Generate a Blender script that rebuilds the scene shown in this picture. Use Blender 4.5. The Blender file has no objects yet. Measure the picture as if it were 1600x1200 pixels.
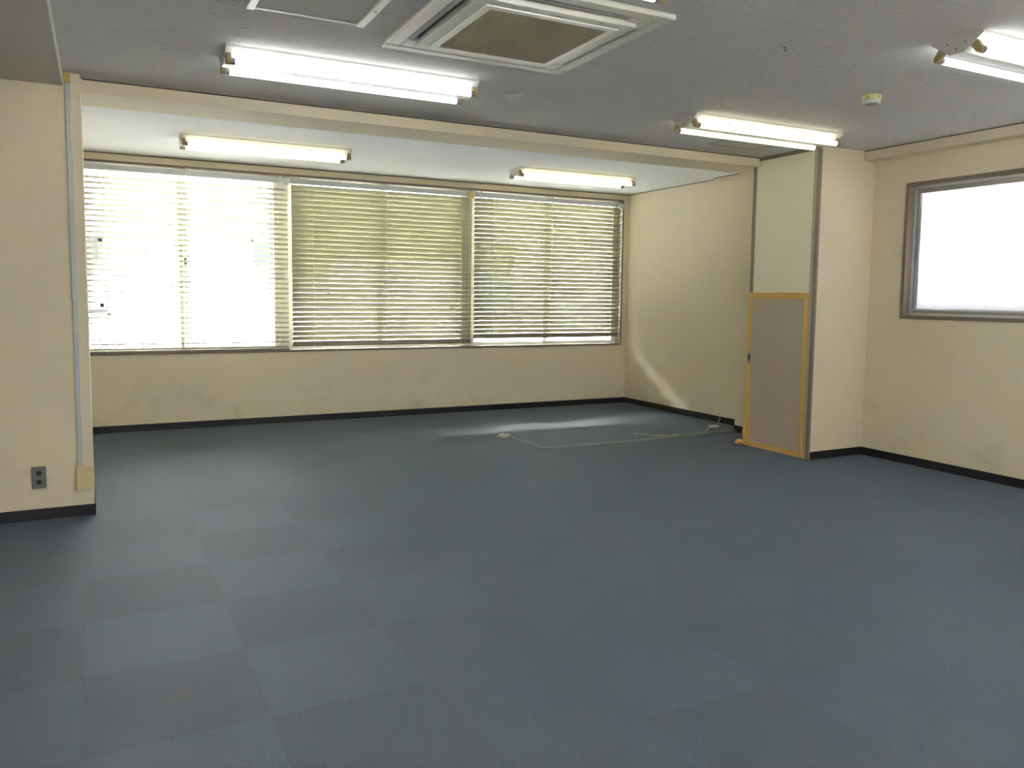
import bpy, math, random
from mathutils import Matrix, Vector
random.seed(7)
C = bpy.context.scene.collection
S = bpy.context.scene

# ------------------------------------------------------------------ measures (metres)
H, HC = 2.4026, 2.434            # main ceiling, window-bay ceiling
YB, XA = 7.8745, 5.532           # window wall, right wall of the bay
XR = 5.471                       # right wall
XP, YP1, YP2 = 4.886, 4.456, 5.156   # boxed shaft beside the right wall
XL, YL = -0.0616, 5.003          # end and front of the left wall stub
HB = 2.330                       # underside of all the beams
ROOM_L, ROOM_REAR = -3.2, -1.6
BAY_L = -0.42
TX, TY = -0.0834, 4.8523         # carpet tile grid

# ------------------------------------------------------------------ materials
def new_mat(name):
    m = bpy.data.materials.new(name); m.use_nodes = True
    nt = m.node_tree; b = nt.nodes['Principled BSDF']
    return m, nt, b
def N(nt, t, **kw):
    n = nt.nodes.new(t)
    for k, v in kw.items():
        if k in n.inputs.keys(): n.inputs[k].default_value = v
        else: setattr(n, k, v)
    return n
def L(nt, a, b): nt.links.new(a, b)
def mixc(nt, fac, a, b):
    n = nt.nodes.new('ShaderNodeMix'); n.data_type = 'RGBA'
    for i, v in ((0, fac), (6, a), (7, b)):
        if isinstance(v, bpy.types.NodeSocket): nt.links.new(v, n.inputs[i])
        else: n.inputs[i].default_value = v if i == 0 else (tuple(v) + (1,))[:4]
    return n.outputs[2]
def math_(nt, op, a, b=None, c=None, clamp=False):
    n = nt.nodes.new('ShaderNodeMath'); n.operation = op; n.use_clamp = clamp
    for i, v in enumerate((a, b, c)):
        if v is None: continue
        if isinstance(v, bpy.types.NodeSocket): nt.links.new(v, n.inputs[i])
        else: n.inputs[i].default_value = v
    return n.outputs[0]
def ramp(nt, src, lo, hi):
    n = nt.nodes.new('ShaderNodeMapRange'); n.clamp = True
    nt.links.new(src, n.inputs[0]); n.inputs[1].default_value = lo; n.inputs[2].default_value = hi
    return n.outputs[0]
def noise(nt, vec, scale, detail=3, rough=.55, sc=None):
    if sc is not None:
        mp = nt.nodes.new('ShaderNodeMapping'); nt.links.new(vec, mp.inputs[0]); mp.inputs['Scale'].default_value = sc; vec = mp.outputs[0]
    n = nt.nodes.new('ShaderNodeTexNoise'); nt.links.new(vec, n.inputs['Vector'])
    n.inputs['Scale'].default_value = scale; n.inputs['Detail'].default_value = detail; n.inputs['Roughness'].default_value = rough
    return n.outputs['Fac']
def coords(nt): return nt.nodes.new('ShaderNodeNewGeometry').outputs['Position']
def bump(nt, b, h, strength, dist=.002):
    n = nt.nodes.new('ShaderNodeBump'); n.inputs['Strength'].default_value = strength; n.inputs['Distance'].default_value = dist
    nt.links.new(h, n.inputs['Height']); nt.links.new(n.outputs[0], b.inputs['Normal'])
def simple(name, col, rough=.5, metal=0., spec=None, wear=.06, scale=30, bmp=0):
    m, nt, b = new_mat(name)
    P = nt.nodes.new('ShaderNodeTexCoord').outputs['Object']
    f = noise(nt, P, scale)
    dark = [c * (1 - wear) for c in col]; lite = [min(1, c * (1 + wear)) for c in col]
    L(nt, mixc(nt, f, dark, lite), b.inputs['Base Color'])
    b.inputs['Roughness'].default_value = rough; b.inputs['Metallic'].default_value = metal
    if spec is not None: b.inputs['Specular IOR Level'].default_value = spec
    if bmp: bump(nt, b, noise(nt, P, scale * 6), bmp)
    return m

def wall_material(name, col, dirt=.5):
    m, nt, b = new_mat(name); P = coords(nt)
    big = noise(nt, P, 1.3, 3); fine = noise(nt, P, 220, 2, .6)
    weave = noise(nt, P, 60, 3, .6, (1, 1, .35))
    c = mixc(nt, big, [x * .96 for x in col], [min(1, x * 1.03) for x in col])
    c = mixc(nt, ramp(nt, fine, .3, .7), mixc(nt, .05, c, (.3, .27, .2)), c)
    # scuffs and grime low on the wall
    z = nt.nodes.new('ShaderNodeSeparateXYZ'); L(nt, P, z.inputs[0])
    low = ramp(nt, z.outputs[2], .62, .05)
    sm = ramp(nt, noise(nt, P, 2.6, 5, .65), .52, .78)
    spots = ramp(nt, noise(nt, P, 17, 4, .6), .64, .76)
    g = math_(nt, 'MULTIPLY', math_(nt, 'ADD', math_(nt, 'MULTIPLY', sm, .8), math_(nt, 'MULTIPLY', spots, .35)), math_(nt, 'MULTIPLY', low, dirt), clamp=True)
    c = mixc(nt, g, c, (.22, .20, .15))
    L(nt, c, b.inputs['Base Color']); b.inputs['Roughness'].default_value = .75
    b.inputs['Specular IOR Level'].default_value = .25
    bump(nt, b, math_(nt, 'ADD', weave, math_(nt, 'MULTIPLY', fine, .5)), .18, .0015)
    return m
WALLCOL = (.75, .665, .50)
M_wall = wall_material('wallpaper', WALLCOL)
M_shaftboard = wall_material('shaft_board', (.86, .825, .64), 0.0)
M_beam = wall_material('beam_paper', (.75, .66, .50), 0.0)

def ceiling_material(name, col, pits):
    m, nt, b = new_mat(name); P = coords(nt)
    sp = noise(nt, P, 46, 3, .62, (.42, 1.9, 1))
    patch = ramp(nt, noise(nt, P, 2.2, 2), .3, .62)
    hole = math_(nt, 'MULTIPLY', ramp(nt, sp, .60, .70), patch)
    hole2 = ramp(nt, noise(nt, P, 120, 2, .5, (.5, 1.6, 1)), .66, .74)
    hole = math_(nt, 'MAXIMUM', hole, math_(nt, 'MULTIPLY', hole2, .5))
    hole = math_(nt, 'MULTIPLY', hole, pits)
    base = mixc(nt, noise(nt, P, 1.1, 2), [c * .95 for c in col], [c * 1.03 for c in col])
    c = mixc(nt, math_(nt, 'MULTIPLY', hole, .75), base, (.20, .19, .18))
    # board joints 0.91 x 1.82 m
    s = nt.nodes.new('ShaderNodeSeparateXYZ'); L(nt, P, s.inputs[0])
    def joint(src, off, per):
        f = math_(nt, 'FRACT', math_(nt, 'DIVIDE', math_(nt, 'ADD', src, off), per))
        d = math_(nt, 'MULTIPLY', math_(nt, 'ABSOLUTE', math_(nt, 'SUBTRACT', f, .5)), per)
        return ramp(nt, d, per / 2 - .0028, per / 2 - .0008)
    j = joint(s.outputs[1], .905 * 4 - 3.5, .905)
    c = mixc(nt, math_(nt, 'MULTIPLY', j, .32 * pits + .06), c, (.2, .19, .18))
    L(nt, c, b.inputs['Base Color']); b.inputs['Roughness'].default_value = .9; b.inputs['Specular IOR Level'].default_value = .15
    h = math_(nt, 'SUBTRACT', math_(nt, 'MULTIPLY', noise(nt, P, 90, 3), .35), hole)
    bump(nt, b, h, .35, .003)
    return m
M_ceil = ceiling_material('mineral_ceiling_board', (.61, .60, .605), 1.0)
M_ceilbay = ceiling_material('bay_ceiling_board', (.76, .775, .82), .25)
M_soffit = ceiling_material('soffit_board', (.60, .575, .54), .12)

def carpet_material():
    m, nt, b = new_mat('carpet_tiles'); P = coords(nt)
    at = nt.nodes.new('ShaderNodeAttribute'); at.attribute_name = 'tile_tone'; at.attribute_type = 'GEOMETRY'
    tone = at.outputs['Fac']
    fine = noise(nt, P, 150, 4, .85); mid = noise(nt, P, 105, 3, .65, (1, 1.5, 1)); big = noise(nt, P, 1.6, 3)
    dark = (.016, .031, .055); lite = (.037, .064, .107)
    c = mixc(nt, tone, dark, lite)
    c = mixc(nt, ramp(nt, fine, .36, .66), mixc(nt, .5, c, (.02, .028, .036)), mixc(nt, .13, c, (.50, .54, .58)))
    c = mixc(nt, math_(nt, 'MULTIPLY', ramp(nt, mid, .54, .68), .6), c, mixc(nt, .75, c, (.03, .038, .045)))
    c = mixc(nt, math_(nt, 'MULTIPLY', ramp(nt, big, .4, .7), .22), c, (.105, .118, .128))
    s = nt.nodes.new('ShaderNodeSeparateXYZ'); L(nt, P, s.inputs[0])
    def seam(src, off):
        f = math_(nt, 'FRACT', math_(nt, 'DIVIDE', math_(nt, 'SUBTRACT', src, off - 40), .5))
        d = math_(nt, 'MULTIPLY', math_(nt, 'ABSOLUTE', math_(nt, 'SUBTRACT', f, .5)), .5)
        return ramp(nt, d, .2472, .2494)
    sm = math_(nt, 'MULTIPLY', math_(nt, 'MAXIMUM', seam(s.outputs[0], TX), seam(s.outputs[1], TY)), ramp(nt, noise(nt, P, 5.5, 3), .42, .66))
    c = mixc(nt, math_(nt, 'MULTIPLY', sm, .5), c, (.025, .03, .04))
    # a brown spill on one tile
    dx = math_(nt, 'DIVIDE', math_(nt, 'SUBTRACT', s.outputs[0], .187), .052); dy = math_(nt, 'DIVIDE', math_(nt, 'SUBTRACT', s.outputs[1], 2.602), .045)
    r2 = math_(nt, 'ADD', math_(nt, 'MULTIPLY', dx, dx), math_(nt, 'MULTIPLY', dy, dy))
    st = math_(nt, 'MULTIPLY', ramp(nt, math_(nt, 'ADD', r2, math_(nt, 'MULTIPLY', noise(nt, P, 40, 3), 1.1)), 1.75, .55), .85)
    c = mixc(nt, st, c, (.085, .068, .045))
    L(nt, c, b.inputs['Base Color']); b.inputs['Roughness'].default_value = .6
    b.inputs['Specular IOR Level'].default_value = .5
    b.inputs['Sheen Weight'].default_value = .17; b.inputs['Sheen Roughness'].default_value = .5; b.inputs['Sheen Tint'].default_value = (.5, .7, 1, 1)
    bump(nt, b, math_(nt, 'ADD', fine, mid), .5, .004)
    return m
M_carpet = carpet_material()

M_base = simple('black_skirting', (.012, .011, .013), .5, wear=.2)
M_casing = simple('taupe_casing', (.22, .175, .14), .5, wear=.05)
M_trim = simple('shaft_trim', (.44, .395, .315), .45, wear=.05)
M_trimdark = simple('shaft_trim_dark', (.235, .205, .16), .5, wear=.05)
M_alu = simple('aluminium', (.62, .63, .64), .38, .75, wear=.05)
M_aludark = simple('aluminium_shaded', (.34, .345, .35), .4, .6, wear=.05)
M_sash = simple('sash_cream', (.74, .725, .65), .45, wear=.05)
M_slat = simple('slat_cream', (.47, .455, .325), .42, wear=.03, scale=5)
M_brail = simple('blind_bottom_rail', (.26, .235, .20), .5)
M_rail = simple('blind_rail', (.55, .57, .61), .4, wear=.04)
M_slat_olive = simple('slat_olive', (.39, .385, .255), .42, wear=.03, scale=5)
M_cord = simple('blind_cord', (.74, .72, .60), .8)
M_capgrey = simple('blind_cap_grey', (.60, .62, .62), .45)
M_capyel = simple('blind_cap_yellowed', (.68, .47, .16), .45)
M_white = simple('white_enamel', (.80, .80, .77), .35, wear=.02)
M_plate = simple('lamp_end_plate', (.50, .49, .47), .45, wear=.05)
M_socket = simple('yellowed_socket', (.36, .275, .135), .45, wear=.12)
M_tubecap = simple('tube_cap', (.30, .30, .38), .3, .7)
M_screw = simple('yellowed_screw', (.52, .36, .10), .5)
M_ac = simple('ac_plastic', (.66, .655, .60), .42, wear=.03)
M_acin = simple('ac_shadow_gap', (.05, .05, .06), .6)
M_vane = simple('ac_vane', (.38, .38, .38), .5)
M_hatchpanel = ceiling_material('hatch_board', (.57, .565, .56), .35)
M_smokeyel = simple('detector_yellowed', (.66, .58, .26), .45)
M_smokewht = simple('detector_white', (.70, .69, .62), .4)
M_smokegrey = simple('detector_mesh', (.30, .30, .30), .6)
M_cover = simple('cover_plate', (.55, .55, .545), .6)
M_hook = simple('hook_rusty', (.16, .11, .07), .6)
M_duct = simple('wall_duct_grey', (.50, .545, .56), .45, wear=.03)
M_fduct = simple('floor_duct_grey', (.22, .24, .23), .5, wear=.06)
M_fduct2 = simple('floor_duct_olive', (.19, .20, .17), .5, wear=.06)
M_obox = simple('box_yellowed', (.66, .56, .29), .5, wear=.05)
M_conn = simple('connector_yellowed', (.56, .44, .12), .5)
M_outlet = simple('outlet_grey', (.15, .16, .165), .42, wear=.04)
M_outhole = simple('outlet_hole', (.018, .009, .009), .5)
M_fbox = simple('floor_box_cream', (.50, .50, .42), .5)
M_jack = simple('jack_white', (.80, .80, .76), .4)
M_cable = simple('cable_white', (.62, .62, .58), .5)
M_door = simple('door_steel', (.48, .405, .32), .48, .0, wear=.05, scale=8)
M_latch = simple('latch_chrome', (.42, .42, .42), .3, .9)
M_latchdark = simple('latch_dark', (.06, .05, .045), .4)
M_paint = simple('paint_chip', (.55, .50, .38), .7)
M_fac = simple('neighbour_render', (.05, .05, .05), .85, wear=.02, scale=2)
M_facup = simple('neighbour_bounce_band', (.60, .60, .595), .85, wear=.02, scale=2)  # pale colour for the unseen upper band that reflects daylight indoors
M_facdark = simple('neighbour_sill', (.025, .027, .03), .7)
M_facgl = simple('neighbour_glass', (.019, .024, .026), .25)
M_facrail = simple('neighbour_rail', (.028, .032, .034), .6)
M_ground = simple('lane_concrete', (.58, .57, .55), .9)

def tape_material():
    m, nt, b = new_mat('masking_tape')
    P = nt.nodes.new('ShaderNodeTexCoord').outputs['Object']
    f = noise(nt, P, 22, 4, .65); g = noise(nt, P, 260, 2)
    c = mixc(nt, f, (.62, .36, .085), (.76, .50, .18))
    L(nt, c, b.inputs['Base Color']); b.inputs['Roughness'].default_value = .6
    bump(nt, b, math_(nt, 'ADD', g, f), .4, .0015)
    return m
M_tape = tape_material()

def grille_material():
    m, nt, b = new_mat('dusty_filter')
    P = nt.nodes.new('ShaderNodeTexCoord').outputs['Object']
    L(nt, mixc(nt, noise(nt, P, 6, 4), (.44, .39, .29), (.56, .50, .38)), b.inputs['Base Color'])
    b.inputs['Roughness'].default_value = .8
    return m
M_grille = grille_material()

def glass_material(name, tint):
    m = bpy.data.materials.new(name); m.use_nodes = True; nt = m.node_tree
    nt.nodes.remove(nt.nodes['Principled BSDF']); out = nt.nodes['Material Output']
    tr = N(nt, 'ShaderNodeBsdfTransparent', Color=tint); gl = N(nt, 'ShaderNodeBsdfGlossy', Roughness=.02)
    fr = N(nt, 'ShaderNodeFresnel', IOR=1.4); mx = nt.nodes.new('ShaderNodeMixShader')
    L(nt, fr.outputs[0], mx.inputs[0]); L(nt, tr.outputs[0], mx.inputs[1]); L(nt, gl.outputs[0], mx.inputs[2]); L(nt, mx.outputs[0], out.inputs[0])
    return m
M_glass = glass_material('clear_glass', (.95, .97, .96, 1))
def frosted_material():
    m = bpy.data.materials.new('frosted_glass'); m.use_nodes = True; nt = m.node_tree
    nt.nodes.remove(nt.nodes['Principled BSDF']); out = nt.nodes['Material Output']
    P = coords(nt)
    f = noise(nt, P, 26, 2, .5, (1, 1, .06))
    tl = nt.nodes.new('ShaderNodeBsdfTranslucent'); L(nt, mixc(nt, f, (.128, .129, .133), (.137, .138, .141)), tl.inputs[0])
    gl = N(nt, 'ShaderNodeBsdfGlossy', Roughness=.3); mx = nt.nodes.new('ShaderNodeMixShader'); mx.inputs[0].default_value = .04
    L(nt, tl.outputs[0], mx.inputs[1]); L(nt, gl.outputs[0], mx.inputs[2]); L(nt, mx.outputs[0], out.inputs[0])
    return m
M_frost = frosted_material()
def emitter(name, col, strength):
    m = bpy.data.materials.new(name); m.use_nodes = True; nt = m.node_tree
    nt.nodes.remove(nt.nodes['Principled BSDF']); out = nt.nodes['Material Output']
    e = N(nt, 'ShaderNodeEmission', Color=col, Strength=strength); L(nt, e.outputs[0], out.inputs[0])
    return m
TUBE = 5.6   # strength of the added fill lamps behind the viewer; visible lamps are set weaker
M_tube_white = emitter('tube_daylight', (.95, 1., .95, 1), TUBE * .62)
M_tube_fill = emitter('tube_fill', (.97, 1., .97, 1), TUBE)
M_tube_warm = emitter('tube_warm', (1., .93, .62, 1), TUBE * .34)
M_tube_cool = emitter('tube_yellow_bay', (1., .91, .55, 1), TUBE * .3)

# ------------------------------------------------------------------ mesh helpers
class MB:
    def __init__(s): s.v = []; s.f = []
    def add(s, vs, fs):
        b = len(s.v); s.v += [tuple(p) for p in vs]; s.f += [tuple(b + i for i in q) for q in fs]; return s
    def box(s, x0, y0, z0, x1, y1, z1):
        x0, x1 = sorted((x0, x1)); y0, y1 = sorted((y0, y1)); z0, z1 = sorted((z0, z1))
        return s.add([(x0,y0,z0),(x1,y0,z0),(x1,y1,z0),(x0,y1,z0),(x0,y0,z1),(x1,y0,z1),(x1,y1,z1),(x0,y1,z1)],
                     [(0,3,2,1),(4,5,6,7),(0,1,5,4),(1,2,6,5),(2,3,7,6),(3,0,4,7)])
    def prism(s, poly, axis, a0, a1):
        """poly in the two other axes (x:(y,z), y:(x,z), z:(x,y)), extruded from a0 to a1"""
        n = len(poly)
        def P(u, w, a): return {'x': (a, u, w), 'y': (u, a, w), 'z': (u, w, a)}[axis]
        vs = [P(u, w, a0) for u, w in poly] + [P(u, w, a1) for u, w in poly]
        fs = [(i, (i + 1) % n, n + (i + 1) % n, n + i) for i in range(n)] + [tuple(range(n))[::-1], tuple(range(n, 2 * n))]
        return s.add(vs, fs)
    def cyl(s, p0, p1, r, n=16, r2=None):
        p0, p1 = Vector(p0), Vector(p1); d = (p1 - p0).normalized(); r2 = r if r2 is None else r2
        a = d.orthogonal().normalized(); b = d.cross(a)
        vs = []
        for p, q in ((p0, r), (p1, r2)):
            vs += [p + (a * math.cos(2 * math.pi * i / n) + b * math.sin(2 * math.pi * i / n)) * q for i in range(n)]
        return s.add(vs, [(i, (i + 1) % n, n + (i + 1) % n, n + i) for i in range(n)] + [tuple(range(n))[::-1], tuple(range(n, 2 * n))])
    def lathe(s, prof, n=32, c=(0, 0, 0)):
        vs = []; fs = []
        for r, z in prof: vs += [(c[0] + r * math.cos(2 * math.pi * i / n), c[1] + r * math.sin(2 * math.pi * i / n), c[2] + z) for i in range(n)]
        for k in range(len(prof) - 1):
            for i in range(n): fs.append((k * n + i, k * n + (i + 1) % n, (k + 1) * n + (i + 1) % n, (k + 1) * n + i))
        fs += [tuple(range(n))[::-1], tuple(range((len(prof) - 1) * n, len(prof) * n))]
        return s.add(vs, fs)
    def tube(s, pts, r, n=8):
        pts = [Vector(p) for p in pts]; m = len(pts); vs = []; fs = []
        up = Vector((0, 0, 1))
        for i, p in enumerate(pts):
            d = (pts[min(i + 1, m - 1)] - pts[max(i - 1, 0)]).normalized()
            a = d.cross(up)
            if a.length < 1e-4: a = d.cross(Vector((0, 1, 0)))
            a.normalize(); b = a.cross(d)
            vs += [p + (a * math.cos(2 * math.pi * k / n) + b * math.sin(2 * math.pi * k / n)) * r for k in range(n)]
        for i in range(m - 1):
            for k in range(n): fs.append((i * n + k, i * n + (k + 1) % n, (i + 1) * n + (k + 1) % n, (i + 1) * n + k))
        fs += [tuple(range(n))[::-1], tuple(range((m - 1) * n, m * n))]
        return s.add(vs, fs)
    def build(s, name, mat, parent=None, loc=None, bevel=0, seg=2, smooth=False):
        me = bpy.data.meshes.new(name); me.from_pydata(s.v, [], s.f); me.materials.append(mat)
        import bmesh
        bm = bmesh.new(); bm.from_mesh(me); bmesh.ops.recalc_face_normals(bm, faces=bm.faces); bm.to_mesh(me); bm.free()
        if smooth:
            for p in me.polygons: p.use_smooth = len(p.vertices) < 8
        o = bpy.data.objects.new(name, me); C.objects.link(o)
        if parent: o.parent = parent
        if loc: o.location = loc
        if bevel:
            b = o.modifiers.new('bevel', 'BEVEL'); b.width = bevel; b.segments = seg; b.limit_method = 'ANGLE'
        return o
def tag(o, label, cat, group=None, kind=None):
    if label: o['label'] = label
    if cat: o['category'] = cat
    if group: o['group'] = group
    if kind: o['kind'] = kind
    return o
def struct(o, label, cat): return tag(o, label, cat, None, 'structure')
def empty(name, loc, label, cat, group=None, kind=None):
    o = bpy.data.objects.new(name, None); C.objects.link(o); o.location = loc; o.empty_display_size = .1
    return tag(o, label, cat, group, kind)
def copy_thing(root, loc, label, mats=None):
    def cp(o, parent):
        c = o.copy(); C.objects.link(c); c.parent = parent
        if mats and o.type == 'MESH' and o.data.materials and o.data.materials[0].name in mats:
            c.data = o.data.copy(); c.data.materials[0] = mats[o.data.materials[0].name]
        for ch in list(o.children): cp(ch, c)
        return c
    r = cp(root, None); r.location = loc; r['label'] = label
    return r

# ------------------------------------------------------------------ the room
def box_obj(name, mat, *b, bevel=0):
    m = MB()
    for q in b: m.box(*q)
    return m.build(name, mat, bevel=bevel)

# floor: one sheet of carpet, a face for each half-metre tile
def make_floor():
    i0, i1 = math.floor((ROOM_L - TX) / .5) - 1, math.ceil((5.75 - TX) / .5) + 1
    j0, j1 = math.floor((TY - 8.1) / .5), math.ceil((TY - ROOM_REAR) / .5) + 1
    vs = []; fs = []; tone = []
    W = i1 - i0 + 1
    for j in range(j0, j1 + 1):
        for i in range(i0, i1 + 1): vs.append((TX + .5 * i, TY - .5 * j, 0))
    rnd = random.Random(11)
    forced = {(4, 5): .12, (3, 6): .02, (3, 5): .52, (2, 6): .42, (4, 6): .45, (2, 5): .45, (5, 5): .5, (5, 4): .55}
    for j in range(j0, j1):
        for i in range(i0, i1):
            a = (j - j0) * W + (i - i0); fs.append((a, a + 1, a + W + 1, a + W))
            amp = .38 if i <= 1 else (.24 if i == 2 else .11)
            if j < 0: amp *= .45
            t = .5 + (-amp if (i + j) % 2 == 0 else amp) + rnd.uniform(-.09, .09)
            tone.append(forced.get((i, j), t))
    me = bpy.data.meshes.new('floor'); me.from_pydata(vs, [], fs); me.materials.append(M_carpet)
    at = me.attributes.new('tile_tone', 'FLOAT', 'FACE'); at.data.foreach_set('value', tone)
    for p in me.polygons:
        if p.normal.z < 0: p.flip()
    o = bpy.data.objects.new('floor', me); C.objects.link(o)
    return struct(o, 'worn blue grey carpet tiles covering the whole office floor', 'floor')
make_floor()

struct(box_obj('ceiling', M_ceil, (ROOM_L - .2, ROOM_REAR - .2, H, XR + .3, 5.12, H + .25)), 'pitted grey mineral board ceiling of the main office', 'ceiling')
struct(box_obj('ceiling_bay', M_ceilbay, (BAY_L - .2, 5.12, HC, XA + .25, YB + .25, HC + .25)), 'smooth pale ceiling over the window bay beyond the beam', 'ceiling')
struct(box_obj('wall_left', M_wall, (ROOM_L - .2, YL, 0, XL, 5.45, H + .02)), 'beige wall stub with the grey outlet, facing the room', 'wall')
struct(box_obj('wall_far_left', M_wall, (ROOM_L - .2, ROOM_REAR, 0, ROOM_L, YL, H)), 'beige side wall on the left outside the view', 'wall')
struct(box_obj('wall_rear', M_wall, (ROOM_L - .2, ROOM_REAR - .2, 0, XR + .2, ROOM_REAR, 1.2), (ROOM_L - .2, ROOM_REAR - .2, 1.8, XR + .2, ROOM_REAR, H), (ROOM_L - .2, ROOM_REAR - .2, 1.2, -.4, ROOM_REAR, 1.8), (.4, ROOM_REAR - .2, 1.2, 2.6, ROOM_REAR, 1.8), (3.4, ROOM_REAR - .2, 1.2, XR + .2, ROOM_REAR, 1.8)), 'beige wall behind the viewer with two small openings added for light', 'wall')  # unseen openings, added to light the faces turned towards the camera
struct(box_obj('wall_bay_left', M_wall, (BAY_L - .2, 5.45, 0, BAY_L, YB, HC)), 'beige end wall of the bay hidden by the wall stub', 'wall')
# window wall with its long opening
OX0, OX1, OZ0, OZ1 = XA - 5.72, XA - .068, .685, 2.371
struct(box_obj('wall_back', M_wall, (BAY_L - .2, YB, 0, XA + .2, YB + .2, OZ0), (BAY_L - .2, YB, OZ1, XA + .2, YB + .2, HC),
       (BAY_L - .2, YB, OZ0, OX0, YB + .2, OZ1), (OX1, YB, OZ0, XA + .2, YB + .2, OZ1)), 'beige window wall below and around the blinds', 'wall')
struct(box_obj('wall_bay_right', M_wall, (XA, 5.72, 0, XA + .2, YB, HC)), 'bright beige side wall of the window bay', 'wall')
struct(box_obj('wall_column', M_wall, (5.28, YP2, 0, XA + .2, 5.72, HC)), 'narrow beige column edge between bay wall and taped panel', 'wall')
struct(box_obj('wall_shaft', M_wall, (XP, YP1, 0, XR + .25, YP2, H + .02)), 'beige boxed shaft projecting from the right wall', 'wall')
WY0, WY1, WZ0, WZ1 = 2.30, 4.163, 1.108, 2.131     # side window opening
struct(box_obj('wall_right', M_wall, (XR, ROOM_REAR, 0, XR + .2, YP1, WZ0), (XR, ROOM_REAR, WZ1, XR + .2, YP1, H), (XR, ROOM_REAR, WZ0, XR + .2, WY0, WZ1),
       (XR, WY1, WZ0, XR + .2, YP1, WZ1)), 'beige right wall around the bright frosted window', 'wall')
# beams
struct(box_obj('trim_1', M_beam, (XL, 5.095, HB, XP, 5.45, HC + .05), (XP, YP2, HB, 5.28, 5.45, HC + .05)), 'long beige ceiling beam between office and window bay', 'beam')
m = MB(); m.box(ROOM_L, ROOM_REAR, 2.333, -.147, YL, H)
o = m.build('trim_2', M_soffit); struct(o, 'grey lowered soffit above the wall stub with the outlet', 'soffit')
MB().box(-.147, ROOM_REAR, 2.331, -.143, YL - .002, H - .002).build('edge_strip', M_sash, o)
struct(box_obj('trim_3', M_beam, (5.347, ROOM_REAR, HB, XR, YP1, H)), 'narrow beige boxed beam along the right wall above the frosted window', 'beam')
m = MB(); m.prism([(5.72, HC), (6.33, HC), (6.33, 2.408), (5.72, 2.375)], 'x', 5.462, XA)
struct(m.build('trim_4', M_beam), 'small beige haunch under the bay ceiling beside the column', 'beam')
# dark shadow-gap mouldings where the ceilings meet beams and walls
gap = simple('ceiling_gap', (.07, .06, .045), .8)
def mould(name, label, *b): struct(box_obj(name, gap, *b), label, 'trim')
mould('trim_5', 'thin dark joint between ceiling and long beam', (XL + .01, 5.089, H - .006, XP, 5.0955, H + .002))
mould('trim_6', 'thin dark joint between ceiling and boxed beam on the right wall', (5.3435, ROOM_REAR, H - .006, 5.3475, YP1 - .002, H + .002))
mould('trim_7', 'thin dark joint between bay ceiling and window wall', (BAY_L, YB - .006, HC - .007, XA - .004, YB + .002, HC + .002))
mould('trim_8', 'thin dark joint between bay ceiling and bay side wall', (XA - .005, 6.33, HC - .006, XA + .002, YB - .006, HC + .002), (5.457, 5.72, HC - .006, 5.4625, 6.33, HC + .002))

# baseboards
BH, BT = .062, .007
def basebd(name, label, *b): struct(box_obj(name, M_base, *b, bevel=.0015), label, 'baseboard')
basebd('baseboard_left', 'black skirting along the foot of the wall stub', (ROOM_L, YL - BT, 0, XL + BT, YL, BH), (XL, YL - BT, 0, XL + BT, 5.45, BH))
basebd('baseboard_back', 'black skirting under the three blinds', (BAY_L, YB - BT, 0, XA, YB, BH))
basebd('baseboard_bay_left', 'black skirting at the hidden end of the bay behind the wall stub', (BAY_L, 5.45, 0, BAY_L + BT, YB - BT, BH))
basebd('baseboard_bay', 'black skirting along the bay side wall', (XA - BT, 5.72, 0, XA, YB - BT, BH))
basebd('baseboard_column', 'short black skirting at the foot of the column beside the taped panel', (5.28 - BT, YP2, 0, 5.28, 5.72, BH))
basebd('baseboard_shaft', 'short black skirting on the front of the boxed shaft', (XP + .006, YP1 - BT, 0, XR, YP1, BH))
basebd('baseboard_right', 'black skirting along the right wall', (XR - BT, ROOM_REAR, 0, XR, YP1 - BT, BH))

# shaft facing: boards and metal trims on the side towards the bay
o = box_obj('trim_9', M_trimdark, (XP - .012, YP1, 2.375, XP, YP2, H - .001)); struct(o, 'dark metal head trim above the cream board of the shaft', 'trim')
o = box_obj('trim_10', M_trimdark, (XP - .014, YP2 - .034, 1.29, XP, YP2, 2.375), bevel=.002); struct(o, 'narrow taupe upright trim where shaft meets the long beam', 'trim')
m = MB(); m.box(XP - .014, YP1, 0, XP, YP1 + .058, 2.375); o = m.build('trim_11', M_trim, bevel=.002)
MB().box(XP - .017, YP1 - .003, 0, XP + .005, YP1 + .026, 2.375).build('corner_bead', M_trimdark, o, bevel=.002)
struct(o, 'taupe metal corner trim running full height beside the taped panel', 'trim')
o = box_obj('trim_12', M_shaftboard, (XP - .008, YP1 + .058, 1.262, XP, YP2 - .034, 2.375)); struct(o, 'cream board on the shaft above the taped panel', 'panel')

# ------------------------------------------------------------------ window casing, sashes
cs = MB()
for b in ((OX0, YB - .007, OZ0, OX1, YB + .12, OZ0 + .022), (OX0, YB - .007, OZ1 - .022, OX1, YB + .12, OZ1), (OX1 - .022, YB - .007, OZ0 + .022, OX1, YB + .12, OZ1 - .022), (OX0, YB - .007, OZ0 + .022, OX0 + .022, YB + .12, OZ1 - .022)):
    cs.box(*b)
struct(cs.build('trim_13', M_casing, bevel=.002), 'taupe casing around the long row of three blinds', 'window casing')
posts = [XA - 3.945, XA - 2.0]
spans = [(OX0 + .022, posts[0] - .04), (posts[0] + .04, posts[1] - .04), (posts[1] + .04, OX1 - .022)]
for k, px in enumerate(posts):
    o = box_obj('trim_%d' % (14 + k), M_sash, (px - .04, YB + .085, OZ0 + .022, px + .04, YB + .16, OZ1 - .022), bevel=.003)
    struct(o, ['cream window post behind the gap between open and middle blind', 'cream window post behind the yellowed blind cap'][k], 'window post')
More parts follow.
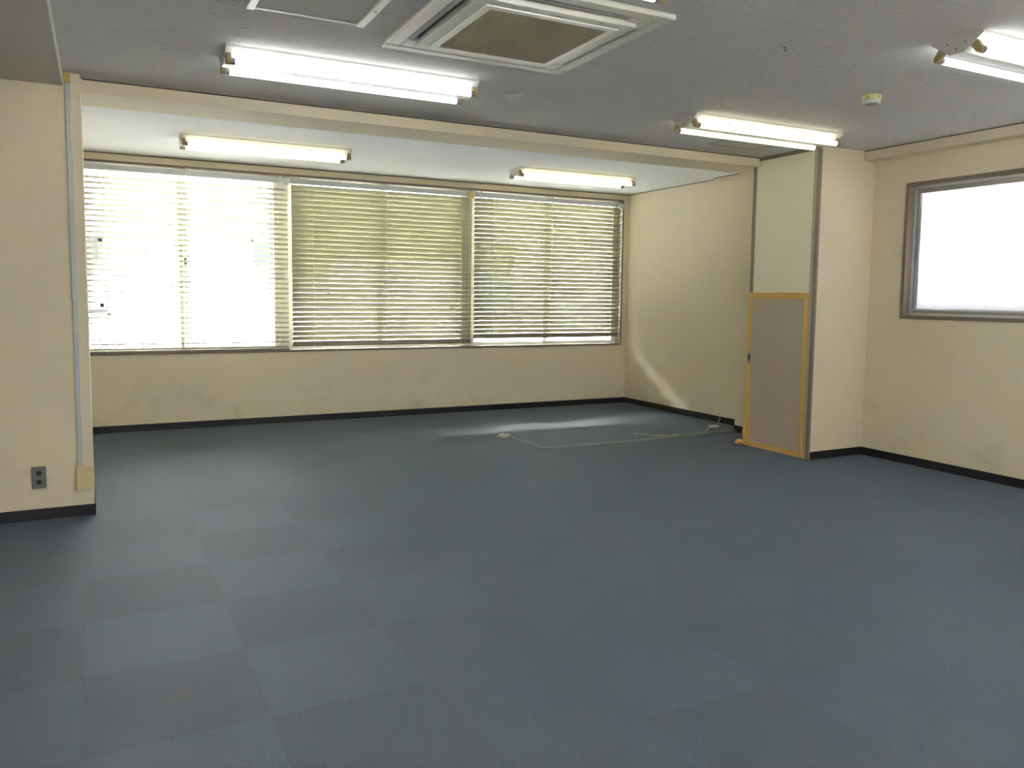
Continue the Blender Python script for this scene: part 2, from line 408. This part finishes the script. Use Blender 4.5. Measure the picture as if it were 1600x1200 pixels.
for k, (x0, x1) in enumerate(spans):
    z0, z1 = OZ0 + .022, OZ1 - .022
    w = empty('window_%d' % (k + 1), ((x0 + x1) / 2, YB + .125, z0), ['two pane sliding window behind the open blind, white building outside', 'sliding window behind the middle blind', 'sliding window behind the half closed blind in the corner'][k], 'window', kind='structure')
    hw = (x1 - x0) / 2; hh = z1 - z0
    MB().box(-hw, -.035, 0, hw, .035, .012).box(-hw, -.035, hh - .02, hw, .035, hh).box(-hw, -.035, .012, -hw + .015, .035, hh - .02).box(hw - .015, -.035, .012, hw, .035, hh - .02).build('window_frame', M_sash, w)
    for q in (0, 1):
        a, b_ = (-hw + .016, .035) if q == 0 else (-.035, hw - .016)
        y = .014 if q == 0 else -.014
        s_ = MB().box(a, y - .011, .013, b_, y + .011, .034).box(a, y - .011, hh - .05, b_, y + .011, hh - .021).box(a, y - .011, .034, a + .032, y + .011, hh - .05).box(b_ - .032, y - .011, .034, b_, y + .011, hh - .05).build('sash', M_sash, w)
        MB().box(a + .03, y - .002, .032, b_ - .03, y + .002, hh - .048).build('pane', M_glass, s_)
    MB().box(.005, -.042, hh * .5 - .03, .03, -.026, hh * .5 + .03).box(.012, -.05, hh * .5 - .008, .05, -.04, hh * .5 + .008).build('crescent_lock', M_latchdark, w, bevel=.002)

# side window
w = empty('window_4', (XR, (WY0 + WY1) / 2, WZ0), 'bright frosted window in the right wall with silver sash', 'window', kind='structure')
hy = (WY1 - WY0) / 2; hz = WZ1 - WZ0
cas = MB()
for b in ((-.008, -hy, 0, .13, hy, .026), (-.008, -hy, hz - .026, .13, hy, hz), (-.008, hy - .026, .026, .13, hy, hz - .026), (-.008, -hy, .026, .13, -hy + .026, hz - .026)): cas.box(*b)
cas.build('casing', M_casing, w, bevel=.0025)
fr = MB(); i = .026
for b in ((.055, -hy + i, i, .125, hy - i, i + .018), (.055, -hy + i, hz - i - .018, .125, hy - i, hz - i), (.055, hy - i - .014, i + .018, .125, hy - i, hz - i - .018), (.055, -hy + i, i + .018, .125, -hy + i + .014, hz - i - .018)): fr.box(*b)
fr.build('window_frame', M_alu, w, bevel=.0015)
for q in (0, 1):
    a, b_ = (-hy + i + .014, .03) if q == 0 else (-.03, hy - i - .014)
    x = .108 if q == 0 else .085
    s_ = MB()
    for bb in ((x - .012, a, i + .018, x + .012, b_, i + .046), (x - .012, a, hz - i - .05, x + .012, b_, hz - i - .018), (x - .012, a, i + .046, x + .012, a + .034, hz - i - .05), (x - .012, b_ - .034, i + .046, x + .012, b_, hz - i - .05)): s_.box(*bb)
    s_ = s_.build('sash', M_aludark, w, bevel=.0015)
    MB().box(x - .0155, b_ - .03, i + .046, x - .011, b_ - .022, hz - i - .05).box(x - .0155, a, i + .036, x - .011, b_, i + .046).build('glazing_bead', M_alu, s_)
    MB().box(x - .003, a + .03, i + .042, x + .003, b_ - .03, hz - i - .046).build('pane', M_frost, s_)

# ------------------------------------------------------------------ venetian blinds
def make_blind(x0, x1, label, tilt, zbot, cap_mat, cap_r, cords, zrail=(2.284, 2.331), sag=0, loop=True, tilt_low=None, slat=None):
    w = x1 - x0; y = -.002
    t = empty('venetian_blind', (x0, YB + .012, 0), label, 'blind', 'venetian blinds across the long window')
    MB().box(0, y - .022, zrail[0], w, y + .022, zrail[1]).build('head_rail', M_rail, t, bevel=.004)
    for f in (.04, .5, .96):
        MB().box(w * f - .012, y - .026, zrail[0] - .004, w * f + .012, y - .0222, zrail[1] + .018).build('bracket', M_capgrey, t, bevel=.001)
    pitch = .0465; z = zbot + .030; zs = []
    while z < zrail[0] - .022: zs.append(z); z += pitch
    zs.reverse()
    sl = MB(); hwid = .025
    for idx, z in enumerate(zs):
        fdown = idx / len(zs)
        tt = math.radians(tilt + ((tilt_low or tilt) - tilt) * fdown + random.uniform(-.7, .7))
        ct, sn = math.cos(tt), math.sin(tt)
        ring = []
        for side in (1, -1):
            for u in (-1, -.5, 0, .5, 1)[::side]:
                a = u * hwid; hgt = .0035 * (1 - u * u) + (.0004 if side == 1 else -.0004)
                # room edge (-y) raised
                ring.append((y + a * ct + hgt * sn, -a * sn + hgt * ct))
        n = len(ring); vs = []
        K = 5
        dz = [random.uniform(-.0004, .0004) for _ in range(K)]
        for k in range(K):
            xx = .006 + (w - .012) * k / (K - 1)
            vs += [(xx, p, z + q + dz[k]) for p, q in ring]
        fs = [(k * n + i, k * n + (i + 1) % n, (k + 1) * n + (i + 1) % n, (k + 1) * n + i) for k in range(K - 1) for i in range(n)]
        fs += [tuple(range(n)), tuple(range((K - 1) * n, K * n))[::-1]]
        sl.add(vs, fs)
    so = sl.build('slats', slat or M_slat, t, smooth=True)
    MB().box(.004, y - .017, zbot, w - .004, y + .017, zbot + .016).build('bottom_rail', M_brail, t, bevel=.004)
    for f in cords:
        cx = w * f
        MB().box(cx - .0022, y - .0285, zbot, cx + .0022, y - .0262, zrail[0]).box(cx - .0022, y + .0262, zbot, cx + .0022, y + .0285, zrail[0]).build('ladder_cord', M_cord, t)
    cxp = w - .03
    MB().cyl((cxp, y - .060, 2.293), (cxp, y - .026, 2.293), cap_r, 28).build('pulley_cap', cap_mat, t, bevel=.004, smooth=False)
    zl = .98
    pts = [(cxp - .017, y - .043, 2.27), (cxp - .02, y - .043, 1.6), (cxp - .026, y - .043, zl + .03)]
    pts += [(cxp - .004 - .022 * math.cos(a), y - .043, zl + .03 - .03 * math.sin(a)) for a in (.5, 1., 1.57, 2.1, 2.6)]
    pts += [(cxp + .018, y - .043, zl + .03), (cxp + .018, y - .043, 1.6), (cxp + .017, y - .043, 2.27)]
    MB().tube(pts, .0016, 6).build('pull_cord', M_cord, t)
    return t
make_blind(XA - 5.69, XA - 3.912, 'white slatted blind standing open, neighbouring building visible through it', 21, .704, M_capgrey, .036, (.12, .5, .92), tilt_low=15)
make_blind(XA - 3.888, XA - 1.995, 'cream slatted blind almost closed, middle of three, with yellowed cap', 69, .735, M_capyel, .036, (.11, .5, .93), tilt_low=57)
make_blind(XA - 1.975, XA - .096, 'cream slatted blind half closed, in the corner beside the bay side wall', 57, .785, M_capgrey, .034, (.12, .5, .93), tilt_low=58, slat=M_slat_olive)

# ------------------------------------------------------------------ fluorescent lights
def make_light(loc, label, length, tube_mat, group='twin tube ceiling lights'):
    t = empty('fluorescent_light', loc, label, 'ceiling light', group)
    hl = length / 2
    W, w, lip, hgt = .12, .032, .010, .072
    prof = [(-W, 0), (-W, -lip), (-w, -hgt), (w, -hgt), (W, -lip), (W, 0)]
    MB().prism(prof, 'x', -hl + .0015, hl - .0015).build('housing', M_white, t)
    for s in (-1, 1):
        e = MB().prism(prof, 'x', s * hl - s * .0016, s * hl).build('end_plate', M_plate, t)
        for yy, zz_ in ((-.04, -.03), (.045, -.022), (0, -.052)):
            MB().cyl((s * hl, yy, zz_), (s * (hl + .0015), yy, zz_), .004, 8).build('screw', M_latchdark, e)
    ny, nz = .573, -.819
    for sy in (-1, 1):
        bx, bz = sy * (W + w) / 2, -(lip + hgt) / 2           # middle of the slanted side
        ty, tz = bx + sy * ny * .037, bz + nz * .037           # tube axis
        tb = MB().cyl((-hl + .045, ty, tz), (hl - .045, ty, tz), .0163, 20).build('fluorescent_tube', tube_mat, t, smooth=True)
        for s in (-1, 1):
            MB().cyl((s * (hl - .045), ty, tz), (s * (hl - .028), ty, tz), .0166, 20).build('end_cap', M_tubecap, tb)
            # lamp holder: a rounded tongue standing off the slanted side
            uy, uz = sy * ny, nz; vy, vz = -uz, uy
            poly = []
            for a, b in ((-.017, -.004), (.017, -.004), (.016, .04), (.010, .051), (0, .055), (-.010, .051), (-.016, .04)):
                poly.append((bx + uy * b + vy * a, bz + uz * b + vz * a))
            MB().prism(poly, 'x', s * (hl - .004), s * (hl - .028)).build('lamp_socket', M_socket, t, bevel=.003)
        for f in (-.55, .5):
            q0 = Vector((hl * f, bx + sy * .012, bz + .0085)); d = Vector((0, sy * ny, nz))
            MB().cyl(q0 - d * .001, q0 + d * .004, .006, 10).build('screw', M_screw, t)
    return t
lightA = make_light((1.205, 4.17, H), 'twin tube ceiling light between air conditioner and long beam', 1.30, M_tube_white)
G = {'tube_daylight': M_tube_warm}
G2 = {'tube_daylight': M_tube_cool}
copy_thing(lightA, (3.998, 4.18, H), 'twin tube ceiling light beside the boxed shaft', G)
copy_thing(lightA, (4.035, 2.366, H), 'twin tube ceiling light above the frosted window, cut by the picture edge')
copy_thing(lightA, (1.215, 2.366, H), 'twin tube ceiling light showing only its end beside the air conditioner')
copy_thing(lightA, (1.230, 6.73, HC), 'twin tube bay light above the open blind', G2)
copy_thing(lightA, (4.125, 6.795, HC), 'twin tube bay light above the half closed corner blind', G2)

G3 = {'tube_daylight': M_tube_fill}
for x, y, g in ((1.215, .55, G3), (4.035, .55, G3), (1.215, -.9, G3), (4.035, -.9, G3)):  # extra fixtures out of view, added to light the room from behind
    copy_thing(lightA, (x, y, H), 'unseen twin tube ceiling light added behind the viewer', g)

# ------------------------------------------------------------------ ceiling cassette air conditioner
t = empty('ceiling_air_conditioner', (1.66, 3.205, H), 'off white square ceiling cassette air conditioner with dusty brown grille', 'air conditioner')
hs = .475
def ring(mb, o_, i_, z0, z1):
    mb.box(-o_, -o_, z0, o_, -i_, z1).box(-o_, i_, z0, o_, o_, z1).box(-o_, -i_, z0, -i_, i_, z1).box(i_, -i_, z0, o_, i_, z1); return mb
pm = MB()
# outer rim (bevelled plan corners) and the four corner blocks around the air slots
c_ = .05
rim = [(-hs + c_, -hs), (hs - c_, -hs), (hs, -hs + c_), (hs, hs - c_), (hs - c_, hs), (-hs + c_, hs), (-hs, hs - c_), (-hs, -hs + c_)]
inn = .41
ring(pm, hs - c_ * .0, inn, -.024, 0)
for sx in (-1, 1):
    for sy in (-1, 1):
        pm.box(sx * .30, sy * .30, -.024, sx * inn, sy * inn, 0)
pm.build('panel', M_ac, t, bevel=.009, seg=3)
MB().box(-inn, -inn, -.006, inn, inn, 0).build('slot_backing', M_acin, t)
for ax, s in (('x', -1), ('x', 1), ('y', -1), ('y', 1)):
    v = MB()
    poly = [(s * .408, -.010), (s * .404, -.018), (s * .385, -.0235), (s * .382, -.018)]
    v.prism(poly, 'y' if ax == 'x' else 'x', -.292, .292)
    v.build('louver', M_vane, t)
raised = MB(); ring(raised, .357, .268, -.040, -.006)
raised.build('grille_frame', M_ac, t, bevel=.004)
edge = MB(); ring(edge, .305, .272, -.045, -.039); edge.build('grille_border', M_white, t, bevel=.002)
g = MB().box(-.272, -.272, -.041, .272, .272, -.030)
for k in range(54):
    p = -.268 + .536 * (k + .5) / 54
    g.box(p - .0018, -.27, -.0445, p + .0018, .27, -.0405)
for k in range(26):
    p = -.268 + .536 * (k + .5) / 26
    g.box(-.27, p - .0012, -.0435, .27, p + .0012, -.0405)
g.build('filter_grille', M_grille, t)
MB().box(-.03, -.335, -.0425, .03, -.322, -.0395).build('badge', M_vane, t, bevel=.001)
for sx in (-1, 1): MB().box(sx * .20 - .014, -.352, -.043, sx * .20 + .014, -.34, -.039).build('latch', M_vane, t, bevel=.001)

# ------------------------------------------------------------------ hatches and small ceiling things
t = empty('ceiling_hatch', (.803, 3.05, H), 'ceiling access panel with white side rails left of the air conditioner', 'ceiling hatch')
MB().box(-.215, -.43, -.002, .215, .432, .004).build('hatch_panel', M_hatchpanel, t)
for x in (-.2275, .2275):
    r = MB().box(x - .016, -.45, -.013, x + .016, .442, 0).build('side_rail', M_white, t, bevel=.003)
    if x > 0: MB().cyl((x, .22, -.0145), (x, .22, -.0125), .006, 10).build('screw', M_latchdark, r)
MB().box(-.212, .432, -.006, .212, .442, 0).build('end_rail', M_alu, t, bevel=.0015)
MB().box(-.212, -.45, -.006, .212, -.44, 0).build('end_rail', M_alu, t, bevel=.0015)

t = empty('ceiling_hatch', (4.33, 4.62, H), 'thin framed inspection hatch between shaft light and long beam', 'ceiling hatch')
ring(MB(), .222, .214, -.003, 0).build('hatch_frame', M_trimdark, t)
MB().box(-.2135, -.2135, -.0015, .2135, .2135, 0).build('hatch_panel', M_hatchpanel, t)

t = empty('smoke_detector', (3.935, 3.25, H), 'round yellowed smoke detector on the ceiling between two lights', 'smoke detector')
MB().lathe([(.050, 0), (.052, -.006), (.052, -.022), (.048, -.025)], 36).build('base', M_smokeyel, t, smooth=True)
MB().lathe([(.044, -.024), (.044, -.030), (.048, -.031), (.046, -.042), (.040, -.046)], 36).build('sensor_head', M_smokewht, t, smooth=True)
MB().lathe([(.036, -.0455), (.034, -.049), (.010, -.050)], 30).build('mesh_cover', M_smokegrey, t, smooth=True)
for a in (2.2, 3.4, 4.6): MB().box(-.003, -.0015, -.018, .003, .0015, -.010).build('slot', M_latchdark, t, loc=(.0515 * math.cos(a), .0515 * math.sin(a), 0)).rotation_euler.z = a + math.pi / 2

o = MB().lathe([(.052, 0), (.052, -.003), (.047, -.006), (.02, -.0075)], 36).build('ceiling_cover_plate', M_cover, loc=(2.143, 4.224, H), smooth=True)
tag(o, 'flat round blanking plate on the ceiling beside the white tube light', 'cover plate')
hk = [(0, 0, 0), (0, 0, -.012), (.004, 0, -.02), (.011, 0, -.023), (.017, 0, -.018), (.018, 0, -.012)]
hk = [(a * .7, b, c * .7) for a, b, c in hk]
o = MB().tube(hk, .0022, 8).cyl((0, 0, 0), (0, 0, -.003), .008, 12).build('ceiling_hook', M_hook, loc=(2.843, 2.84, H), smooth=True)
tag(o, 'tiny rusty hook in the bare ceiling', 'hook')

# ------------------------------------------------------------------ left wall stub: outlet, duct and box
t = empty('power_outlet', (-.323, YL, .235), 'dark grey double power outlet low on the wall stub', 'outlet')
MB().box(-.035, -.009, -.06, .035, 0, .06).build('cover_plate', M_outlet, t, bevel=.003)
for z in (.0245, -.0245):
    s_ = MB().cyl((0, -.0125, z), (0, -.0085, z), .0135, 20).build('socket', M_outhole, t, bevel=.001)
    MB().box(-.007, -.0132, z - .006, -.005, -.0122, z + .006).box(.005, -.0132, z - .006, .007, -.0122, z + .006).build('slot', M_latchdark, s_)
t = empty('wall_cable_duct', (-.121, YL, .286), 'pale grey plastic cable duct running up the wall stub', 'cable duct')
MB().prism([(-.013, 0), (-.012, -.012), (.012, -.012), (.013, 0)], 'z', 0, 1.86).build('cover', M_duct, t, bevel=.002)
MB().prism([(-.013, 0), (-.012, -.012), (.012, -.012), (.013, 0)], 'z', 1.8615, 2.064).build('cover', M_duct, t, bevel=.002)
MB().box(-.017, -.017, 2.062, .015, 0, 2.1155).build('end_connector', M_conn, t, bevel=.003)['label'] = 'yellowed end connector'
t = empty('cable_outlet_box', (-.102, YL, .2165), 'yellowed plastic box at the foot of the pale grey duct', 'junction box')
MB().box(-.040, -.034, -.0615, .0395, 0, .0615).build('box', M_obox, t, bevel=.004)
MB().box(-.041, -.037, -.0625, .040, -.030, .0625).build('lid', M_obox, t, bevel=.003)

# ------------------------------------------------------------------ floor duct run
t = empty('floor_outlet_box', (3.17, 6.335, 0), 'small flat cream box at the end of the floor duct', 'outlet box')
MB().lathe([(.062, 0), (.060, .012), (.050, .020), (.03, .022)], 28).build('cover', M_fbox, t, smooth=True)
MB().box(.005, -.064, 0, .055, -.045, .016).build('cable_spout', M_fduct, t, bevel=.003)
t = empty('floor_cable_duct', (3.2, 5.68, 0), 'grey plastic cable duct crossing the carpet in a right angle', 'cable duct')
pr = [(-.017, 0), (-.011, .012), (.011, .012), (.017, 0)]
MB().prism(pr, 'y', .017, .598).build('short_run', M_fduct, t, bevel=.002)
MB().prism([(a, z) for a, z in pr], 'x', .0, 1.06).build('long_run', M_fduct, t, bevel=.002)
MB().box(-.019, -.019, 0, .019, .019, .0135).build('elbow', M_fduct, t, bevel=.003)
pr2 = [(-.026, 0), (-.017, .017), (.017, .017), (.026, 0)]
MB().prism([(a + .012, z) for a, z in pr2], 'x', 1.055, 1.60).prism([(a + .025, z) for a, z in pr2], 'x', 1.604, 2.07).build('wide_run', M_fduct2, t, bevel=.002)
t = empty('telephone_jack', (5.25, 5.975, 0), 'small white jack box lying on the carpet near the column', 'telephone jack')
MB().box(-.05, -.022, 0, .05, .022, .022).build('body', M_jack, t, bevel=.004)
MB().box(-.052, -.008, .006, -.0495, .008, .018).build('port', M_latchdark, t)
def wavy(pts, n=10, amp=.006):
    out = []
    for a, b in zip(pts[:-1], pts[1:]):
        for k in range(n):
            f = k / n; out.append(tuple(a[i] + (b[i] - a[i]) * f + (random.uniform(-amp, amp) if i < 2 else 0) for i in range(3)))
    return out + [pts[-1]]
o = MB().tube(wavy([(XA - .008, 6.20, .075), (5.50, 6.17, .03), (5.40, 6.10, .004), (5.295, 5.985, .008)], 6, .002), .0028, 6).build('telephone_cable', M_cable, smooth=True)
tag(o, 'thin white cable from the bay skirting to the white jack box', 'cable')
o = MB().tube(wavy([(5.20, 5.965, .007), (5.08, 5.87, .004), (4.98, 5.78, .003), (4.96, 5.745, .003)], 6, .002), .0025, 6).build('telephone_cable', M_cable, smooth=True)
tag(o, 'thin pale cable from the white jack box to the floor duct', 'cable')
o = MB().tube(wavy([(4.62, 5.725, .021), (4.55, 5.76, .004), (4.40, 5.88, .003), (4.34, 6.0, .003)], 7, .004), .0025, 6).build('telephone_cable', M_cable, smooth=True)
tag(o, 'loose thin cable end lying on the carpet behind the wide floor duct', 'cable')

# ------------------------------------------------------------------ taped access panel on the shaft
t = empty('access_panel', (XP - .001, 0, 0), 'grey brown metal access panel low on the shaft, edged with masking tape', 'access panel')
PY0, PY1 = YP1 + .06, YP2 - .02
MB().box(-.012, PY0, .012, 0, PY1, 1.275).build('panel', M_door, t, bevel=.002)
h_ = MB().box(-.0205, 5.104, .70, -.0168, 5.132, .815).build('latch_plate', M_latch, t, bevel=.003)
MB().box(-.034, 5.110, .735, -.0205, 5.126, .785).cyl((-.027, 5.118, .722), (-.0205, 5.118, .722), .008, 12).build('handle', M_latchdark, h_, bevel=.003)
pc = MB()
rr = random.Random(5)
for y_, z_, a in ((5.06, .052, .02), (5.0, .05, .012), (4.78, .05, .014), (4.70, .05, .012), (4.655, .05, .010), (4.62, .055, .008)):
    pc.box(-.0132, y_ - a, z_ - .004, -.0118, y_ + a, z_ + .003 + rr.uniform(0, .004))
pc.build('paint_chips', M_paint, t)

def tape(pts, width, up, name, label, seed):
    """ribbon of tape: centre points, width direction 'up'; slightly rumpled, with thickness"""
    r = random.Random(seed); vs = []; fs = []; out = Vector((-1, 0, 0)); up = Vector(up)
    K = 3
    n = len(pts)
    for i, p in enumerate(pts):
        p = Vector(p)
        j = r.uniform(-.0015, .0015)
        for k in range(K):
            f = k / (K - 1) - .5
            q = p + up * (f * width + j) + out * (.0016 + abs(r.gauss(0, .0008)))
            vs.append(q)
    for i in range(n - 1):
        for k in range(K - 1): fs.append((i * K + k, i * K + k + 1, (i + 1) * K + k + 1, (i + 1) * K + k))
    m = MB(); m.add(vs, fs)
    o = m.build(name, M_tape)
    so = o.modifiers.new('solid', 'SOLIDIFY'); so.thickness = .0012; so.offset = 0
    tag(o, label, 'tape', 'masking tape around the access panel')
    return o
xt = XP - .0132
def seg(a, b, n): return [tuple(a[i] + (b[i] - a[i]) * k / n for i in range(3)) for k in range(n + 1)]
tl = tape(seg((xt, 5.134, .05), (xt, 5.134, 1.29), 34), .053, (0, 1, 0), 'masking_tape', 'long upright masking tape along the latch edge of the access panel', 1)
tape(seg((xt - .002, 5.158, 1.272), (xt - .002, 4.512, 1.274), 24), .05, (0, 0, 1), 'masking_tape', 'horizontal masking tape across the head of the access panel', 2)
tr = tape(seg((xt, 4.534, .03), (xt, 4.534, 1.25), 34), .047, (0, 1, 0), 'masking_tape', 'upright masking tape along the corner trim side of the access panel', 3)
tape(seg((xt - .003, 5.15, .024), (xt - .003, 4.508, .022), 24), .040, (0, 0, 1), 'masking_tape', 'ragged masking tape along the foot of the access panel', 4)
# peeled and crumpled ends
def crumple(c, size, seed, parent, n=9, k_=12):
    """a wad of folded tape: a faceted lump with creased, uneven facets"""
    r = random.Random(seed); vs = []; fs = []
    for i in range(n):
        f = i / (n - 1); rad = .25 + .75 * math.sin(math.pi * (.08 + .84 * f))
        for k in range(k_):
            a = 2 * math.pi * k / k_
            q = rad * r.uniform(.72, 1.22) * (1.12 if (k + i) % 2 else .82)
            vs.append(Vector((c[0] + size[0] * q * math.cos(a), c[1] + size[1] * q * math.sin(a) + .3 * size[1] * math.sin(5 * f + seed), c[2] + size[2] * (f - .5) + r.uniform(-.04, .04) * size[2])))
    vs = [Vector((min(v.x, XP - .0165), v.y, max(v.z, .0015))) for v in vs]
    for i in range(n - 1):
        for k in range(k_): fs.append((i * k_ + k, i * k_ + (k + 1) % k_, (i + 1) * k_ + (k + 1) % k_, (i + 1) * k_ + k))
    fs += [tuple(range(k_)), tuple(range((n - 1) * k_, n * k_))]
    return MB().add(vs, fs).build('crumpled_end', M_tape, parent)
crumple((XP - .028, 5.140, .095), (.016, .020, .16), 3, tl, 9, 10)
crumple((XP - .056, 5.168, .026), (.046, .030, .050), 8, tl, 7, 11)
fl = MB(); vs = []
for i in range(12):
    f = i / 11; z = .26 - .25 * f
    bul = .012 * math.sin(f * 3.1) + .006 * math.sin(f * 9)
    y_ = 4.530 + .008 * math.sin(f * 4) - .012 * f
    vs += [(xt - .002, y_ + .004 + .012 * f, z), (xt - .004 - bul, y_ - .006, z), (xt - .003 - bul * .5, y_ - .016 - .006 * f, z)]
fl.add(vs, [(3 * i + k, 3 * i + k + 1, 3 * i + 4 + k, 3 * i + 3 + k) for i in range(11) for k in (0, 1)])
o = fl.build('peeled_flap', M_tape, tr, smooth=True); so = o.modifiers.new('solid', 'SOLIDIFY'); so.thickness = .001; so.offset = 1

# ------------------------------------------------------------------ outside
t = empty('neighbouring_building', (0, 12, -3.3), 'white building close outside seen through the open blind', 'building')
zz = 3.3
m = MB()
m.box(-9, .25, 0, 14, .6, 7.1)
m.build('wall', M_fac, t)
# rendered face with recessed openings
op = [(-1.2, .05, 1.035, 1.95), (1.94, 3.1, 1.25, 2.01), (5.0, 6.2, 1.0, 2.1), (8.2, 9.4, 1.0, 2.1)]
face = MB(); xs = [-9] + [v for q in op for v in q[:2]] + [14]
for a, b in zip(xs[0::2], xs[1::2]): face.box(a, 0, 0, b, .25, 7.1)
for x0, x1, z0, z1 in op: face.box(x0, 0, 0, x1, .25, z0 + zz).box(x0, 0, z1 + zz, x1, .25, 7.1)
face.build('facade', M_fac, t)
for x0, x1, z0, z1 in op:
    w_ = MB().box(x0, .10, z0 + zz, x1, .13, z0 + zz + .05).box(x0, .10, z1 + zz - .05, x1, .13, z1 + zz).box(x0, .10, z0 + zz, x0 + .05, .13, z1 + zz).box(x1 - .05, .10, z0 + zz, x1, .13, z1 + zz).box((x0 + x1) / 2 - .03, .10, z0 + zz, (x0 + x1) / 2 + .03, .13, z1 + zz).build('window', M_facrail, t)
    MB().box(x0 + .04, .14, z0 + zz, x1 - .04, .15, z1 + zz).build('pane', M_facgl, w_)
    MB().box(x0 - .04, -.05, z0 + zz - .025, x1 + .04, .1, z0 + zz).box(x0, -.02, z1 + zz, x1, .02, z1 + zz + .018).build('sill', M_facdark, t)
MB().box(-9, -.02, zz + 3.0, 14, 0, 7.1).build('upper_bounce_band', M_facup, t)  # band above the visible facade, added to bounce sun and sky into the bay
bal = MB().box(-3, -.55, zz + .40, .12, 0, zz + .50).build('balcony', M_fac, t)
rl = MB().box(-3, -.55, zz + .94, .12, -.51, zz + .98).box(.08, -.55, zz + .5, .12, 0, zz + .98)
for k in range(31): rl.box(-3 + .1 * k, -.54, zz + .5, -2.955 + .1 * k, -.52, zz + .94)
rl.build('railing', M_facrail, bal)
MB().box(.62, -.06, zz + 2.22, .74, 0, zz + 2.26).build('vent_hood', M_facdark, t, bevel=.005)
struct(box_obj('ground', M_ground, (-14, YB + .2, -3.4, 20, 30, -3.3), (5.9, -12, -3.4, 20, YB + .2, -3.3)), 'pale concrete lane between the buildings', 'ground')

# ------------------------------------------------------------------ daylight
wd = bpy.data.worlds.new('overcast'); S.world = wd; wd.use_nodes = True
nt = wd.node_tree; bg = nt.nodes['Background']
bg.inputs[0].default_value = (.86, .92, 1.0, 1); bg.inputs[1].default_value = 9.0

sun = bpy.data.lights.new('sun', 'SUN'); sun.energy = 480; sun.angle = .02; sun.color = (1, .985, .96)
so_ = bpy.data.objects.new('sun', sun); C.objects.link(so_); so_.location = (-6, 6, 15)
so_.rotation_euler = Vector((.42, .30, -1)).to_track_quat('-Z', 'Y').to_euler()

# ------------------------------------------------------------------ camera
cam = bpy.data.cameras.new('camera'); co = bpy.data.objects.new('camera', cam); C.objects.link(co)
f_px, cx, cy, yaw, pitch, roll, hgt = 1258.05, .7, -28.36, .4731, -.0869, .0115, 1.2487
F = Vector((math.sin(yaw) * math.cos(pitch), math.cos(yaw) * math.cos(pitch), math.sin(pitch)))
R0 = Vector((math.cos(yaw), -math.sin(yaw), 0)); U0 = R0.cross(F)
R1 = R0 * math.cos(roll) + U0 * math.sin(roll); U1 = -R0 * math.sin(roll) + U0 * math.cos(roll)
mw = Matrix((R1, U1, -F)).transposed().to_4x4(); mw.translation = (0, 0, hgt)
co.matrix_world = mw
cam.sensor_width = 36; cam.lens = f_px / 1600 * 36; cam.shift_x = -cx / 1600; cam.shift_y = cy / 1600
cam.clip_start = .05; cam.clip_end = 200
S.camera = co
S.view_settings.view_transform = 'Standard'; S.view_settings.look = 'None'; S.view_settings.gamma = 1; S.view_settings.use_curve_mapping = False
S.view_settings.exposure = 1.53
S.cycles.diffuse_bounces = 8; S.cycles.max_bounces = 16; S.cycles.transparent_max_bounces = 16
S.cycles.sample_clamp_indirect = 0
